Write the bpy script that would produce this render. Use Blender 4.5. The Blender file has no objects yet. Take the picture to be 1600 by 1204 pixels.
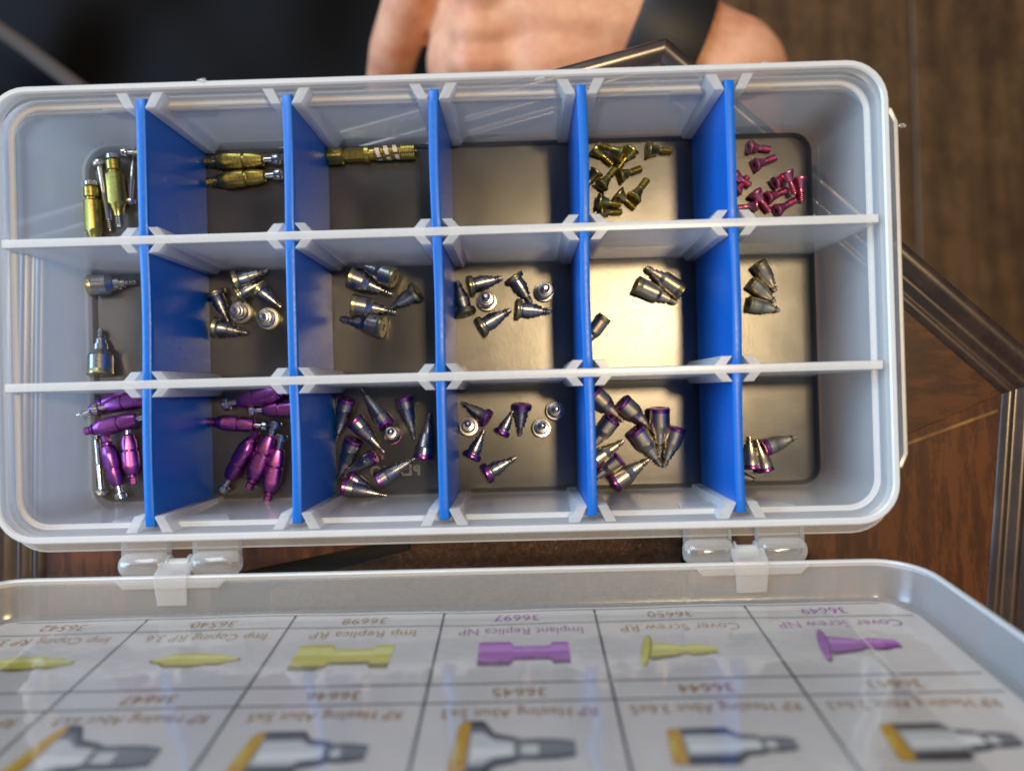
import bpy, bmesh, math, random
from mathutils import Vector, Matrix, Euler
random.seed(7)
S = bpy.context.scene
COL = S.collection
S.unit_settings.system = 'METRIC'
S.unit_settings.scale_length = 0.01          # one unit = one centimetre

# ------------------------------------------------------------------ camera
F_PX = 1130.0
RIM = 4.0                                     # height of the box rim above the table
FLOOR = 0.16                                  # top of the box's inner floor
CAM_LOC = Vector((2.095, -2.30, RIM + 18.66))
CAM_ROT = Euler((math.radians(0.38), math.radians(0.75), math.radians(-1.53)), 'XYZ')
cd = bpy.data.cameras.new("camera")
cam = bpy.data.objects.new("camera", cd); COL.objects.link(cam)
cam.location = CAM_LOC; cam.rotation_euler = CAM_ROT
cd.sensor_fit = 'HORIZONTAL'; cd.sensor_width = 346.0; cd.lens = 346.0 * F_PX / 1600.0
cd.clip_start = 0.5; cd.clip_end = 2000
cd.dof.use_dof = True; cd.dof.focus_distance = 20.7
cd.dof.aperture_fstop = cd.lens * 1e-3 / 0.39
S.camera = cam
RM = CAM_ROT.to_matrix()

def PX(x, y, z=FLOOR):
    """point of the plane at height z that the survey of the place puts at photo coordinate x, y"""
    d = RM @ Vector(((x - 800) / F_PX, (602 - y) / F_PX, -1.0))
    t = (z - CAM_LOC.z) / d.z
    return CAM_LOC + d * t

# ------------------------------------------------------------------ world, lights, exposure
W = bpy.data.worlds.new("World"); S.world = W; W.use_nodes = True
bg = W.node_tree.nodes["Background"]
bg.inputs[0].default_value = (0.75, 0.85, 1.0, 1); bg.inputs[1].default_value = 0.09

def area(name, loc, target, size, power, color, size_y=None, shape='DISK'):
    l = bpy.data.lights.new(name, 'AREA'); l.energy = power; l.color = color
    l.shape = shape; l.size = size
    if size_y: l.size_y = size_y
    o = bpy.data.objects.new(name, l); COL.objects.link(o); o.location = loc
    o.rotation_euler = (Vector(target) - Vector(loc)).to_track_quat('-Z', 'Y').to_euler()
    return o
area("ceiling_lamp", (25.0, 11.0, 112.0), (3, 0, 0), 10.0, 86000, (1.0, 0.72, 0.38))
area("window_light", (-150.0, 25.0, 84.0), (0, 0, 2), 80.0, 300000, (0.46, 0.71, 1.0), 75.0, 'RECTANGLE')
area("cool_fill_light", (-55.0, 105.0, 95.0), (0, 0, 2), 75.0, 165000, (0.76, 0.88, 1.0), 75.0, 'RECTANGLE')  # added soft cool fill that brightens rims and chart; no window known there

S.view_settings.view_transform = 'Standard'; S.view_settings.look = 'None'
S.view_settings.exposure = 0.0; S.view_settings.gamma = 1.0
S.render.engine = 'CYCLES'
cy = S.cycles
cy.max_bounces = 14; cy.transparent_max_bounces = 40; cy.glossy_bounces = 6; cy.diffuse_bounces = 5
cy.transmission_bounces = 10; cy.caustics_reflective = False; cy.caustics_refractive = False
cy.use_denoising = True; cy.sample_clamp_indirect = 4.0
try: cy.denoiser = 'OPENIMAGEDENOISE'
except Exception: pass

# ------------------------------------------------------------------ materials
def lin(c):
    return tuple((v / 12.92 if v <= .04045 else ((v + .055) / 1.055) ** 2.4) for v in (x / 255 for x in c)) + (1,)
class NT:
    def __init__(s, name):
        s.m = bpy.data.materials.new(name); s.m.use_nodes = True
        s.t = s.m.node_tree; s.t.nodes.clear()
        s.out = s.t.nodes.new('ShaderNodeOutputMaterial')
    def n(s, typ, **kw):
        nd = s.t.nodes.new(typ)
        for k, v in kw.items():
            if k.startswith('i_'):
                key = k[2:].replace('_', ' ')
                nd.inputs[key].default_value = v
            else: setattr(nd, k, v)
        return nd
    def l(s, a, b): s.t.links.new(a, b)
    def noise(s, scale, detail=3, rough=.5, vec=None):
        nd = s.n('ShaderNodeTexNoise'); nd.inputs['Scale'].default_value = scale
        nd.inputs['Detail'].default_value = detail; nd.inputs['Roughness'].default_value = rough
        if vec is not None: s.l(vec, nd.inputs['Vector'])
        return nd
    def coord(s, scale=(1, 1, 1), rot=(0, 0, 0), which='Object'):
        tc = s.n('ShaderNodeTexCoord'); mp = s.n('ShaderNodeMapping')
        mp.inputs['Scale'].default_value = scale; mp.inputs['Rotation'].default_value = rot
        s.l(tc.outputs[which], mp.inputs['Vector']); return mp.outputs['Vector']
    def ramp(s, fac, stops):
        r = s.n('ShaderNodeValToRGB'); e = r.color_ramp.elements
        while len(e) < len(stops): e.new(.5)
        for a, (p, c) in zip(e, stops): a.position = p; a.color = c if len(c) == 4 else tuple(c) + (1,)
        s.l(fac, r.inputs['Fac']); return r.outputs['Color']
    def mapr(s, v, a, b, c, d):
        m = s.n('ShaderNodeMapRange'); s.l(v, m.inputs['Value'])
        for k, q in zip(('From Min', 'From Max', 'To Min', 'To Max'), (a, b, c, d)): m.inputs[k].default_value = q
        return m.outputs['Result']
    def schlick(s, gain=1.0, f0=.04, normal=None):
        lw = s.n('ShaderNodeLayerWeight'); lw.inputs['Blend'].default_value = .5
        if normal is not None: s.l(normal, lw.inputs['Normal'])
        p = s.n('ShaderNodeMath', operation='POWER'); s.l(lw.outputs['Facing'], p.inputs[0]); p.inputs[1].default_value = 5
        return s.mapr(p.outputs[0], 0, 1, f0 * gain, min(1, .75 * gain))
    def bump(s, h, strength, dist=.02):
        b = s.n('ShaderNodeBump'); b.inputs['Strength'].default_value = strength; b.inputs['Distance'].default_value = dist
        s.l(h, b.inputs['Height']); return b.outputs['Normal']

def principled(name, color, rough=.5, metal=0, coat=0, coat_r=.1, bump=None, rough_var=0, scale=8, stretch=(1, 1, 1), col2=None, sss=0, spec=.5):
    N = NT(name); p = N.n('ShaderNodeBsdfPrincipled')
    p.inputs['Base Color'].default_value = color; p.inputs['Roughness'].default_value = rough
    p.inputs['Metallic'].default_value = metal; p.inputs['Coat Weight'].default_value = coat
    p.inputs['Coat Roughness'].default_value = coat_r; p.inputs['Specular IOR Level'].default_value = spec
    if sss: p.inputs['Subsurface Weight'].default_value = sss; p.inputs['Subsurface Radius'].default_value = (.5, .2, .1); p.inputs['Subsurface Scale'].default_value = .6
    v = N.coord(stretch); nz = N.noise(scale, 5, .6, v)
    if rough_var: N.l(N.mapr(nz.outputs['Fac'], .3, .7, max(.02, rough - rough_var), rough + rough_var), p.inputs['Roughness'])
    if col2: N.l(N.ramp(nz.outputs['Fac'], [(.3, color), (.7, col2)]), p.inputs['Base Color'])
    if bump: N.l(N.bump(nz.outputs['Fac'], bump), p.inputs['Normal'])
    N.l(p.outputs[0], N.out.inputs[0]); return N.m

def polypropylene(name, o0, o1, color, rough, bump=.05, trans=.45, bscale=3.0, gloss=1.0, frost=0, haze=0):
    """frosted translucent plastic: the longer the way through it, the milkier"""
    N = NT(name)
    v = N.coord(); nz = N.noise(bscale, 6, .65, v)
    scr = N.noise(14, 2, .5, N.coord((.25, 6, 1), (0, 0, .5)))
    mix = N.n('ShaderNodeMath', operation='ADD'); N.l(nz.outputs['Fac'], mix.inputs[0]); N.l(N.mapr(scr.outputs['Fac'], .66, .78, 0, .35), mix.inputs[1])
    nrm = N.bump(mix.outputs[0], bump, .05)
    df = N.n('ShaderNodeBsdfDiffuse'); df.inputs[0].default_value = color
    tl = N.n('ShaderNodeBsdfTranslucent'); tl.inputs[0].default_value = color
    m1 = N.n('ShaderNodeMixShader'); m1.inputs[0].default_value = trans
    N.l(df.outputs[0], m1.inputs[1]); N.l(tl.outputs[0], m1.inputs[2])
    tr = N.n('ShaderNodeBsdfTransparent')
    if frost: tr = N.n('ShaderNodeBsdfRefraction'); tr.inputs['IOR'].default_value = 1.25; tr.inputs['Roughness'].default_value = frost; tr.inputs['Color'].default_value = (.36, .37, .42, 1)
    lw = N.n('ShaderNodeLayerWeight'); lw.inputs['Blend'].default_value = .5
    op = N.mapr(lw.outputs['Facing'], 0, .95, o0, o1)
    m2 = N.n('ShaderNodeMixShader'); N.l(op, m2.inputs[0]); N.l(tr.outputs[0], m2.inputs[1]); N.l(m1.outputs[0], m2.inputs[2])
    gl = N.n('ShaderNodeBsdfGlossy'); gl.inputs['Roughness'].default_value = rough
    N.l(N.mapr(nz.outputs['Fac'], .3, .7, rough * .8, rough * 1.25), gl.inputs['Roughness'])
    for q in (df, tl, gl): N.l(nrm, q.inputs['Normal'])
    m3 = N.n('ShaderNodeMixShader'); N.l(N.schlick(gloss), m3.inputs[0]); N.l(m2.outputs[0], m3.inputs[1]); N.l(gl.outputs[0], m3.inputs[2])
    if haze:     # moulded surface with a fine grain: a second, wider sheen under the sharp one
        g2 = N.n('ShaderNodeBsdfGlossy'); g2.distribution = 'BECKMANN'; g2.inputs['Roughness'].default_value = .32; N.l(nrm, g2.inputs['Normal'])
        m4 = N.n('ShaderNodeMixShader'); wear = N.noise(.9, 6, .7, v); hz = N.n('ShaderNodeMath', operation='MULTIPLY'); N.l(N.schlick(haze), hz.inputs[0]); sm = N.n('ShaderNodeMath', operation='MULTIPLY'); N.l(N.mapr(wear.outputs['Fac'], .3, .7, .78, 1.2), sm.inputs[0]); N.l(N.mapr(scr.outputs['Fac'], .60, .72, 1.0, .72), sm.inputs[1]); N.l(sm.outputs[0], hz.inputs[1]); N.l(hz.outputs[0], m4.inputs[0]); N.l(m3.outputs[0], m4.inputs[1]); N.l(g2.outputs[0], m4.inputs[2]); m3 = m4
    N.l(m3.outputs[0], N.out.inputs[0]); return N.m

PP = (.89, .89, .89, 1)
M = {}
M['wall'] = polypropylene('plastic_wall', .19, .68, PP, .22)
M['thick'] = polypropylene('plastic_thick', .82, .94, PP, .25, trans=.35)
M['rib'] = polypropylene('plastic_rib', .58, .8, PP, .2)
M['base'] = polypropylene('plastic_floor', .007, .30, PP, .23, .05, .3, 11.0, gloss=.7, frost=.8, haze=2.9)
M['fillet'] = polypropylene('plastic_floor_edge', .05, .35, PP, .6, .05, .3, 11.0, gloss=.5, frost=.8)
M['lid'] = polypropylene('plastic_lid', .17, .55, PP, .2, .09, .45, 3.0, 1.4)
M['tab'] = polypropylene('plastic_tab', .22, .68, PP, .14)
M['hinge'] = polypropylene('plastic_hinge', .16, .72, PP, .1, .12, .4, 4.0, 1.6)
def blue_mat():
    N = NT('blue_plastic')
    p = N.n('ShaderNodeBsdfPrincipled'); p.inputs['Base Color'].default_value = (.0, .175, .74, 1)
    p.inputs['Roughness'].default_value = .38
    nz = N.noise(9, 5, .6, N.coord()); N.l(N.bump(nz.outputs['Fac'], .06, .03), p.inputs['Normal'])
    N.l(N.mapr(nz.outputs['Fac'], .3, .7, .3, .45), p.inputs['Roughness'])
    sc = N.noise(16, 3, .6, N.coord((1, 7, .35))); N.l(N.ramp(sc.outputs['Fac'], [(.62, (.0, .145, .63, 1)), (.80, (.02, .20, .70, 1))]), p.inputs['Base Color'])
    t = N.n('ShaderNodeBsdfTranslucent'); t.inputs[0].default_value = (0, .13, .62, 1)
    m = N.n('ShaderNodeMixShader'); m.inputs[0].default_value = .12
    N.l(p.outputs[0], m.inputs[1]); N.l(t.outputs[0], m.inputs[2]); N.l(m.outputs[0], N.out.inputs[0]); return N.m
M['blue'] = blue_mat()
def metal(name, c, r=.26, c2=None):
    return principled(name, c, r, 1, rough_var=.07, scale=6, stretch=(9, .5, .5), bump=.012, col2=c2)
M['gold'] = metal('gold_anodised', (.56, .46, .10, 1), .3, (.48, .41, .14, 1))
M['gold_deep'] = metal('gold_anodised_deep', (.46, .37, .08, 1), .3, (.40, .34, .11, 1))
M['brass'] = metal('straw_steel', (.60, .51, .20, 1), .3, (.46, .43, .28, 1))
M['purple'] = metal('purple_anodised', (.30, .09, .38, 1), .32, (.37, .10, .34, 1))
M['pink'] = metal('pink_anodised', (.82, .27, .36, 1), .32, (.70, .22, .44, 1))
M['violet'] = metal('violet_band', (.50, .12, .40, 1), .3, (.28, .11, .44, 1))
M['steel'] = metal('steel', (.40, .39, .39, 1), .3, (.30, .32, .36, 1))
M['pale'] = metal('lamplit_steel', (.66, .60, .46, 1), .32, (.54, .50, .42, 1))  # steel lightened for right-hand parts; warm lamp light put into the colour
M['bright'] = metal('bright_steel', (.70, .68, .66, 1), .16)
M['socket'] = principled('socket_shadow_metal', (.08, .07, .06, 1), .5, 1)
M['tape'] = principled('white_tape', (.75, .70, .66, 1), .6, bump=.1)
def wood(name, c1, c2, c3, stretch, rough, coat, scale=1.4, bump=.06):
    N = NT(name); p = N.n('ShaderNodeBsdfPrincipled')
    v = N.coord(stretch); big = N.noise(scale, 8, .62, v)
    fine = N.noise(scale * 9, 4, .6, v); blot = N.noise(.35, 4, .6, N.coord())
    a = N.n('ShaderNodeMath', operation='MULTIPLY_ADD'); N.l(fine.outputs['Fac'], a.inputs[0]); a.inputs[1].default_value = .35; N.l(big.outputs['Fac'], a.inputs[2])
    b = N.n('ShaderNodeMath', operation='MULTIPLY_ADD'); N.l(blot.outputs['Fac'], b.inputs[0]); b.inputs[1].default_value = .5; N.l(a.outputs[0], b.inputs[2])
    N.l(N.ramp(b.outputs[0], [(.62, c1), (.92, c2), (1.15 if False else 1.0, c3)]), p.inputs['Base Color'])
    p.inputs['Roughness'].default_value = rough; p.inputs['Coat Weight'].default_value = coat; p.inputs['Coat Roughness'].default_value = .28; p.inputs['Coat IOR'].default_value = 1.65 if coat > .9 else 1.5
    N.l(N.bump(fine.outputs['Fac'], bump, .03), p.inputs['Normal'])
    N.l(p.outputs[0], N.out.inputs[0]); return N.m
M['wood'] = wood('walnut_board', (.016, .004, .001, 1), (.066, .017, .003, 1), (.11, .032, .006, 1), (2.2, .35, 1), .4, .2)
M['wood2'] = wood('walnut_board_mitred', (.013, .003, .001, 1), (.050, .013, .0025, 1), (.085, .025, .005, 1), (.5, 1.8, 1), .4, .2)
M['mould'] = wood('dark_moulding', (.010, .005, .003, 1), (.030, .013, .008, 1), (.045, .022, .014, 1), (1, .4, 1), .36, 1.0, bump=.12)
M['inlay'] = wood('light_inlay', (.10, .048, .012, 1), (.19, .095, .028, 1), (.26, .13, .04, 1), (1, 1, 1), .45, .1)
M['floor'] = wood('room_floor_wood', (.03, .013, .005, 1), (.095, .045, .015, 1), (.135, .068, .025, 1), (1.4, .16, 1), .5, .1, .35)
M['core'] = principled('dark_table_core', (.004, .003, .003, 1), .8)
def leather_mat():
    N = NT('brown_leather'); p = N.n('ShaderNodeBsdfPrincipled')
    vo = N.n('ShaderNodeTexVoronoi'); vo.inputs['Scale'].default_value = 7.5; vo.feature = 'DISTANCE_TO_EDGE'
    nz = N.noise(5, 4, .6, N.coord())
    wv = N.n('ShaderNodeVectorMath', operation='ADD'); N.l(N.coord(), wv.inputs[0]); N.l(nz.outputs['Color'], wv.inputs[1]); N.l(wv.outputs[0], vo.inputs['Vector'])
    N.l(N.ramp(nz.outputs['Fac'], [(.3, (.09, .042, .02, 1)), (.7, (.20, .105, .055, 1))]), p.inputs['Base Color'])
    p.inputs['Roughness'].default_value = .36
    N.l(N.bump(N.mapr(vo.outputs['Distance'], 0, .25, 0, 1), .9, .05), p.inputs['Normal'])
    N.l(p.outputs[0], N.out.inputs[0]); return N.m
M['leather'] = leather_mat()
M['skin'] = principled('skin', (.62, .24, .14, 1), .5, sss=.2, bump=.2, scale=.7, col2=(.78, .44, .27, 1))
M['black_cloth'] = principled('black_cloth', (.003, .003, .004, 1), .9, bump=.12, scale=10, col2=(.005, .005, .007, 1), spec=.2)
M['strap'] = principled('black_watch_strap', (.008, .007, .007, 1), .55, bump=.1, scale=14)
M['cord'] = principled('grey_cord', (.06, .045, .04, 1), .8)
M['paper'] = principled('white_paper', (.60, .55, .52, 1), .6, col2=(.66, .60, .56, 1), scale=.8)
def film_mat():
    N = NT('clear_film'); v = N.coord((1, 1, 1)); a = N.noise(.55, 3, .55, v); b = N.noise(2.5, 3, .6, N.coord((.35, 1.6, 1)))
    s = N.n('ShaderNodeMath', operation='MULTIPLY_ADD'); N.l(b.outputs['Fac'], s.inputs[0]); s.inputs[1].default_value = .12; N.l(a.outputs['Fac'], s.inputs[2])
    nr = N.bump(s.outputs[0], .08, .5)
    g = N.n('ShaderNodeBsdfGlossy'); g.inputs['Roughness'].default_value = .06; N.l(nr, g.inputs['Normal'])
    t = N.n('ShaderNodeBsdfTransparent'); m = N.n('ShaderNodeMixShader')
    N.l(N.schlick(1.0), m.inputs[0]); N.l(t.outputs[0], m.inputs[1]); N.l(g.outputs[0], m.inputs[2]); N.l(m.outputs[0], N.out.inputs[0]); return N.m
M['film'] = film_mat()
for k, c in dict(ink_line=(70, 70, 74), ink_gold=(150, 104, 30), ink_purple=(146, 50, 150), pic_yellow=(205, 190, 80), pic_olive=(110, 102, 45),
                 pic_purple=(165, 85, 170), pic_plum=(95, 40, 100), pic_dark=(50, 52, 58), pic_grey=(205, 203, 200), pic_gold=(200, 150, 40), pic_mid=(120, 120, 124), pic_white=(228, 226, 222), pic_pale=(226, 216, 130), pic_lilac=(196, 128, 200), pic_slate=(82, 84, 90)).items():
    M[k] = principled(k, lin(c), .7)

# ------------------------------------------------------------------ mesh helpers
class MB:
    def __init__(s): s.v = []; s.f = []; s.mi = []
    def add(s, vs, fs, m=0):
        o = len(s.v); s.v += [tuple(p) for p in vs]
        for f in fs: s.f.append([i + o for i in f]); s.mi.append(m)
    def prism(s, poly, z0, z1, m=0, inset=0.0):
        n = len(poly)
        if inset:
            cx = sum(p[0] for p in poly) / n; cyy = sum(p[1] for p in poly) / n
            top = offset_poly(poly, inset)
            s.add([(x, y, z0) for x, y in poly] + [(x, y, z1 - inset) for x, y in poly] + [(x, y, z1) for x, y in top],
                  [list(range(n))[::-1], [2 * n + i for i in range(n)]] + [[k * n + i, k * n + (i + 1) % n, (k + 1) * n + (i + 1) % n, (k + 1) * n + i] for k in (0, 1) for i in range(n)], m)
        else:
            s.add([(x, y, z0) for x, y in poly] + [(x, y, z1) for x, y in poly],
                  [list(range(n))[::-1], [n + i for i in range(n)]] + [[i, (i + 1) % n, n + (i + 1) % n, n + i] for i in range(n)], m)
    def box(s, a, b, m=0, bev=0.0):
        if bev: s.prism([(a[0], a[1]), (b[0], a[1]), (b[0], b[1]), (a[0], b[1])], a[2], b[2], m, bev)
        else: s.prism([(a[0], a[1]), (b[0], a[1]), (b[0], b[1]), (a[0], b[1])], a[2], b[2], m)
    def loft(s, loops, mats, cap0=None, cap1=None):
        n = len(loops[0]); vs = [p for l in loops for p in l]; o = len(s.v); s.v += [tuple(p) for p in vs]
        for k in range(len(loops) - 1):
            for i in range(n):
                s.f.append([o + k * n + i, o + k * n + (i + 1) % n, o + (k + 1) * n + (i + 1) % n, o + (k + 1) * n + i]); s.mi.append(mats[k])
        if cap0 is not None: s.f.append([o + i for i in range(n)][::-1]); s.mi.append(cap0)
        if cap1 is not None: s.f.append([o + (len(loops) - 1) * n + i for i in range(n)]); s.mi.append(cap1)
    def lathe(s, prof, n=20, m=0, flat=None, phase=0.0):
        """profile (x, r) revolved round the local x axis"""
        loops = []
        cl = lambda v: max(-flat, min(flat, v)) if flat else v
        for x, r in prof: loops.append([(x, r * math.cos(phase + 2 * math.pi * i / n), cl(r * math.sin(phase + 2 * math.pi * i / n))) for i in range(n)])
        s.loft(loops, [m] * len(loops), m if prof[0][1] > 1e-4 else None, m if prof[-1][1] > 1e-4 else None)
    def mesh(s, name, mats, angle=35):
        me = bpy.data.meshes.new(name); me.from_pydata(s.v, [], s.f)
        for m in mats: me.materials.append(M[m] if isinstance(m, str) else m)
        me.polygons.foreach_set('material_index', s.mi)
        me.polygons.foreach_set('use_smooth', [True] * len(s.f))
        me.update()
        b = bmesh.new(); b.from_mesh(me); bmesh.ops.recalc_face_normals(b, faces=b.faces[:]); b.to_mesh(me); b.free()
        me.set_sharp_from_angle(angle=math.radians(angle)); return me
    def build(s, name, mats, parent=None, angle=35, **props):
        return link(name, s.mesh(name, mats if isinstance(mats, (list, tuple)) else [mats], angle), parent, **props)
def link(name, data, parent=None, mat=None, **props):
    o = bpy.data.objects.new(name, data); COL.objects.link(o)
    if parent is not None: o.parent = parent
    if mat is not None: o.matrix_local = mat
    for k, v in props.items(): o[k] = v
    return o
def empty(name, label, cat, loc=(0, 0, 0), group=None, mat=None):
    o = link(name, None); o.location = loc; o.empty_display_size = .3
    if mat is not None: o.matrix_world = mat
    o['label'] = label; o['category'] = cat
    if group: o['group'] = group
    return o
def rrect(hx, hy, r, z, n=8, cx=0, cy=0):
    pts = []
    for sx, sy, a0 in ((1, 1, 0), (-1, 1, 90), (-1, -1, 180), (1, -1, 270)):
        for i in range(n + 1):
            a = math.radians(a0 + 90 * i / n)
            pts.append((cx + sx * (hx - r) + r * math.cos(a), cy + sy * (hy - r) + r * math.sin(a), z))
    return pts
def offset_poly(poly, w):
    """inward offset of a convex polygon"""
    n = len(poly); area2 = sum(poly[i][0] * poly[(i + 1) % n][1] - poly[(i + 1) % n][0] * poly[i][1] for i in range(n))
    sg = 1 if area2 > 0 else -1; lines = []
    for i in range(n):
        a = Vector(poly[i][:2]); b = Vector(poly[(i + 1) % n][:2]); d = (b - a).normalized(); nn = Vector((-d.y, d.x)) * sg
        lines.append((a + nn * w, d))
    out = []
    for i in range(n):
        (p, d), (q, e) = lines[i - 1], lines[i]
        cr = d.x * e.y - d.y * e.x
        if abs(cr) < 1e-6: out.append((q.x, q.y)); continue
        t = ((q.x - p.x) * e.y - (q.y - p.y) * e.x) / cr
        out.append((p.x + d.x * t, p.y + d.y * t))
    return out

# ------------------------------------------------------------------ room floor
FZ = -46.0
fl = MB(); fl.box((-160, -160, FZ - 3), (200, 200, FZ - 1.0)); floor = fl.build('floor', 'core', kind='structure')
pl = MB(); pl.box((-7.3, -80, FZ - 1.0), (7.3, 80, FZ), bev=.15); plm = pl.mesh('plank', ['floor'])
for i in range(-8, 13):
    for j in (-1, 0, 1):
        o = link('plank', plm, floor); o.location = (i * 14.75 + 3.0, j * 160.4 + (i * 47 % 60) - 20, .001 * (i % 3))

# ------------------------------------------------------------------ table
TZ = -0.5                                    # table top; the box rests on the raised edge moulding
P2 = lambda x, y, z=TZ: tuple(PX(x, y, z)[:2])
outer = [P2(*p) for p in ((1038, 66), (1640, 585), (1612, 980), (1560, 1500), (40, 1500), (2, 900), (6, 352))]
table = empty('side_table', 'dark walnut table with grooved edge moulding and brown leather inset under the plastic box', 'table', (0, 0, -45 + TZ))
def tadd(mb, name, mats, parent=None, **k):
    o = mb.build(name, mats, parent or table, **k); 
    if parent is None: o.location = (0, 0, 45)
    return o
inn = offset_poly(outer, 1.42)
prof = [(1.50, -.6), (1.50, -.04), (1.43, .03), (1.32, .15), (1.24, .185), (1.15, .165), (1.10, .15), (1.02, .22), (.90, .33), (.82, .37), (.74, .36), (.68, .33), (.60, .40), (.46, .53), (.34, .59), (.20, .60), (.08, .53), (0, .35), (0, -.2), (.1, -.6), (.3, -1.1), (.35, -1.7)]
rings = [[(x, y, z * .8 if z > 0 else z) for (x, y) in offset_poly(outer, w)] for w, z in prof]
for i in range(len(outer)):
    mb = MB(); j = (i + 1) % len(outer); vs = []
    for r in rings: vs += [r[i], tuple(.5 * (a + b) for a, b in zip(r[i], r[j])), r[j]]
    n = len(rings); fs = [[3 * k + c, 3 * k + c + 1, 3 * k + c + 4, 3 * k + c + 3] for k in range(n - 1) for c in (0, 1)]
    fs += [[3 * k for k in range(n)], [3 * k + 2 for k in range(n)][::-1]]
    mb.add(vs, fs); tadd(mb, 'edge_moulding', 'mould', angle=50)
mb = MB(); mb.prism(offset_poly(outer, .4), -1.8, -.62); tadd(mb, 'table_core', 'core')
IA, IB, IC, IC2, ID, IF, IG = inn
def board(pts, mat, z1=0.0):
    mb = MB(); mb.prism(pts, -.6, z1, inset=.012); tadd(mb, 'board', mat)
R0, R1, L0, L1, L2 = P2(1078, 822), P2(1078, 1440), P2(330, 1440), P2(330, 903), P2(602, 846)
L3 = P2(602, 420)
board([IB, IC, IC2, R1, R0], 'wood')
board([IA, IB, R0, L3], 'wood2')
board([IG, IA, L3], 'wood2')
board([IF, IG, L3, L2, L1], 'wood')
board([ID, IF, L1, L0], 'wood')
board([IC2, ID, L0, R1], 'wood2')
mb = MB(); lp = [P2(1066, 835), P2(1066, 1425), P2(345, 1425), P2(420, 925), P2(640, 862), P2(640, 450)]
lp3 = [(x, y) for x, y in lp]
pin = offset_poly(lp3, .12); pin2 = offset_poly(lp3, .4)
mb.loft([[(x, y, -.62) for x, y in lp3], [(x, y, -.12) for x, y in lp3], [(x, y, -.03) for x, y in pin], [(x, y, .02) for x, y in pin2]], [0, 0, 0], None, 0)
tadd(mb, 'leather_inset', 'leather', angle=80)
a, b = Vector(P2(1400, 699)), Vector(P2(1559, 641)); d = (b - a).normalized(); nn = Vector((-d.y, d.x)) * .055
mb = MB(); mb.prism([tuple(a - nn), tuple(b - nn), tuple(b + nn), tuple(a + nn)], -.2, .03, inset=.01); tadd(mb, 'inlay_strip', 'inlay')
mb = MB()   # pedestal below
mb.lathe([(-1.8, 9), (-3, 8), (-4, 3), (-20, 2.4), (-32, 3.5), (-38, 3), (-42, 9), (-44.8, 10), (-45, 10)], 24)
mb.v = [(y + 0.5, z - 3, x) for x, y, z in mb.v]; tadd(mb, 'pedestal', 'mould')

# ------------------------------------------------------------------ storage box
box = empty('storage_box', 'open frosted plastic compartment box with blue dividers and hinged lid on the table', 'box')
HX, HY = 11.75, 5.98
ih, iv = 11.44, 5.63
loops = [rrect(HX - .22, HY - .22, .8, -.015), rrect(HX - .18, HY - .18, .85, .08), rrect(HX - .12, HY - .12, .95, 3.25), rrect(HX - .12, HY - .12, .95, 3.55), rrect(HX, HY, 1.05, 3.58),
         rrect(HX, HY, 1.05, 3.95), rrect(HX - .04, HY - .04, 1.02, RIM), rrect(HX - .15, HY - .15, .92, RIM), rrect(HX - .19, HY - .19, .88, 3.96),
         rrect(ih + .06, iv + .06, .84, 3.46), rrect(ih + .03, iv + .03, .80, 3.42), rrect(ih - .045, iv - .045, .74, 3.42), rrect(ih - .07, iv - .07, .72, 3.38),
         rrect(ih - .14, iv - .14, .66, .56), rrect(ih - .155, iv - .155, .64, .36), rrect(ih - .19, iv - .19, .60, .24), rrect(ih - .25, iv - .25, .56, .185), rrect(ih - .33, iv - .33, .5, FLOOR + .002)]
mats = [1, 0, 0, 1, 1, 1, 1, 1, 0, 1, 1, 1, 0, 0, 0, 2, 2]
mb = MB(); mb.loft(loops, mats); mb.build('wall', ['wall', 'thick', 'fillet'], box, angle=30)
# floor slab with the shallow step round each compartment's floor
mb = MB(); mb.loft([rrect(ih - .16, iv - .16, .6, .02), rrect(ih - .16, iv - .16, .6, FLOOR - .004), rrect(ih - .46, iv - .46, .44, FLOOR - .004), rrect(ih - .54, iv - .54, .42, FLOOR)], [0, 0, 0], 0, 0)
mb.build('base', 'base', box)
mb = MB(); mb.loft([rrect(HX + .10, HY + .10, 1.1, 3.16, cy=-.22), rrect(HX + .16, HY + .12, 1.15, 3.20, cy=-.22), rrect(HX + .16, HY + .12, 1.15, 3.30, cy=-.22), rrect(HX + .1, HY + .07, 1.1, 3.34, cy=-.22),
                     rrect(HX - .12, HY - .3, .9, 3.34, cy=-.2), rrect(HX - .12, HY - .3, .9, 3.16, cy=-.2), rrect(HX + .10, HY + .10, 1.1, 3.16, cy=-.22)], [1, 1, 1, 0, 1, 0])
mb.build('flange', ['wall', 'thick'], box)
# carrying lip on the short side
def roundbar(x0, x1, y0, y1, r, z): return [(x0, y0, z), (x1 - r, y0, z), (x1 - .3 * r, y0 + .3 * r, z), (x1, y0 + r, z), (x1, y1 - r, z), (x1 - .3 * r, y1 - .3 * r, z), (x1 - r, y1, z), (x0, y1, z)]
mb = MB(); mb.loft([roundbar(HX - .1, HX + .50, -4.75, 5.05, .5, 2.9), roundbar(HX - .1, HX + .50, -4.75, 5.05, .5, 3.42), roundbar(HX - .1, HX + .45, -4.7, 5.0, .46, 3.46), roundbar(HX - .1, HX + .38, -4.65, 4.95, .44, 3.44), roundbar(HX - .1, HX + .36, -4.6, 4.9, .44, 3.0), roundbar(HX - .1, HX + .36, -4.6, 4.9, .44, 2.9)], [0, 1, 1, 0, 0])
mb.build('carry_lip', ['wall', 'thick'], box)
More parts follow.
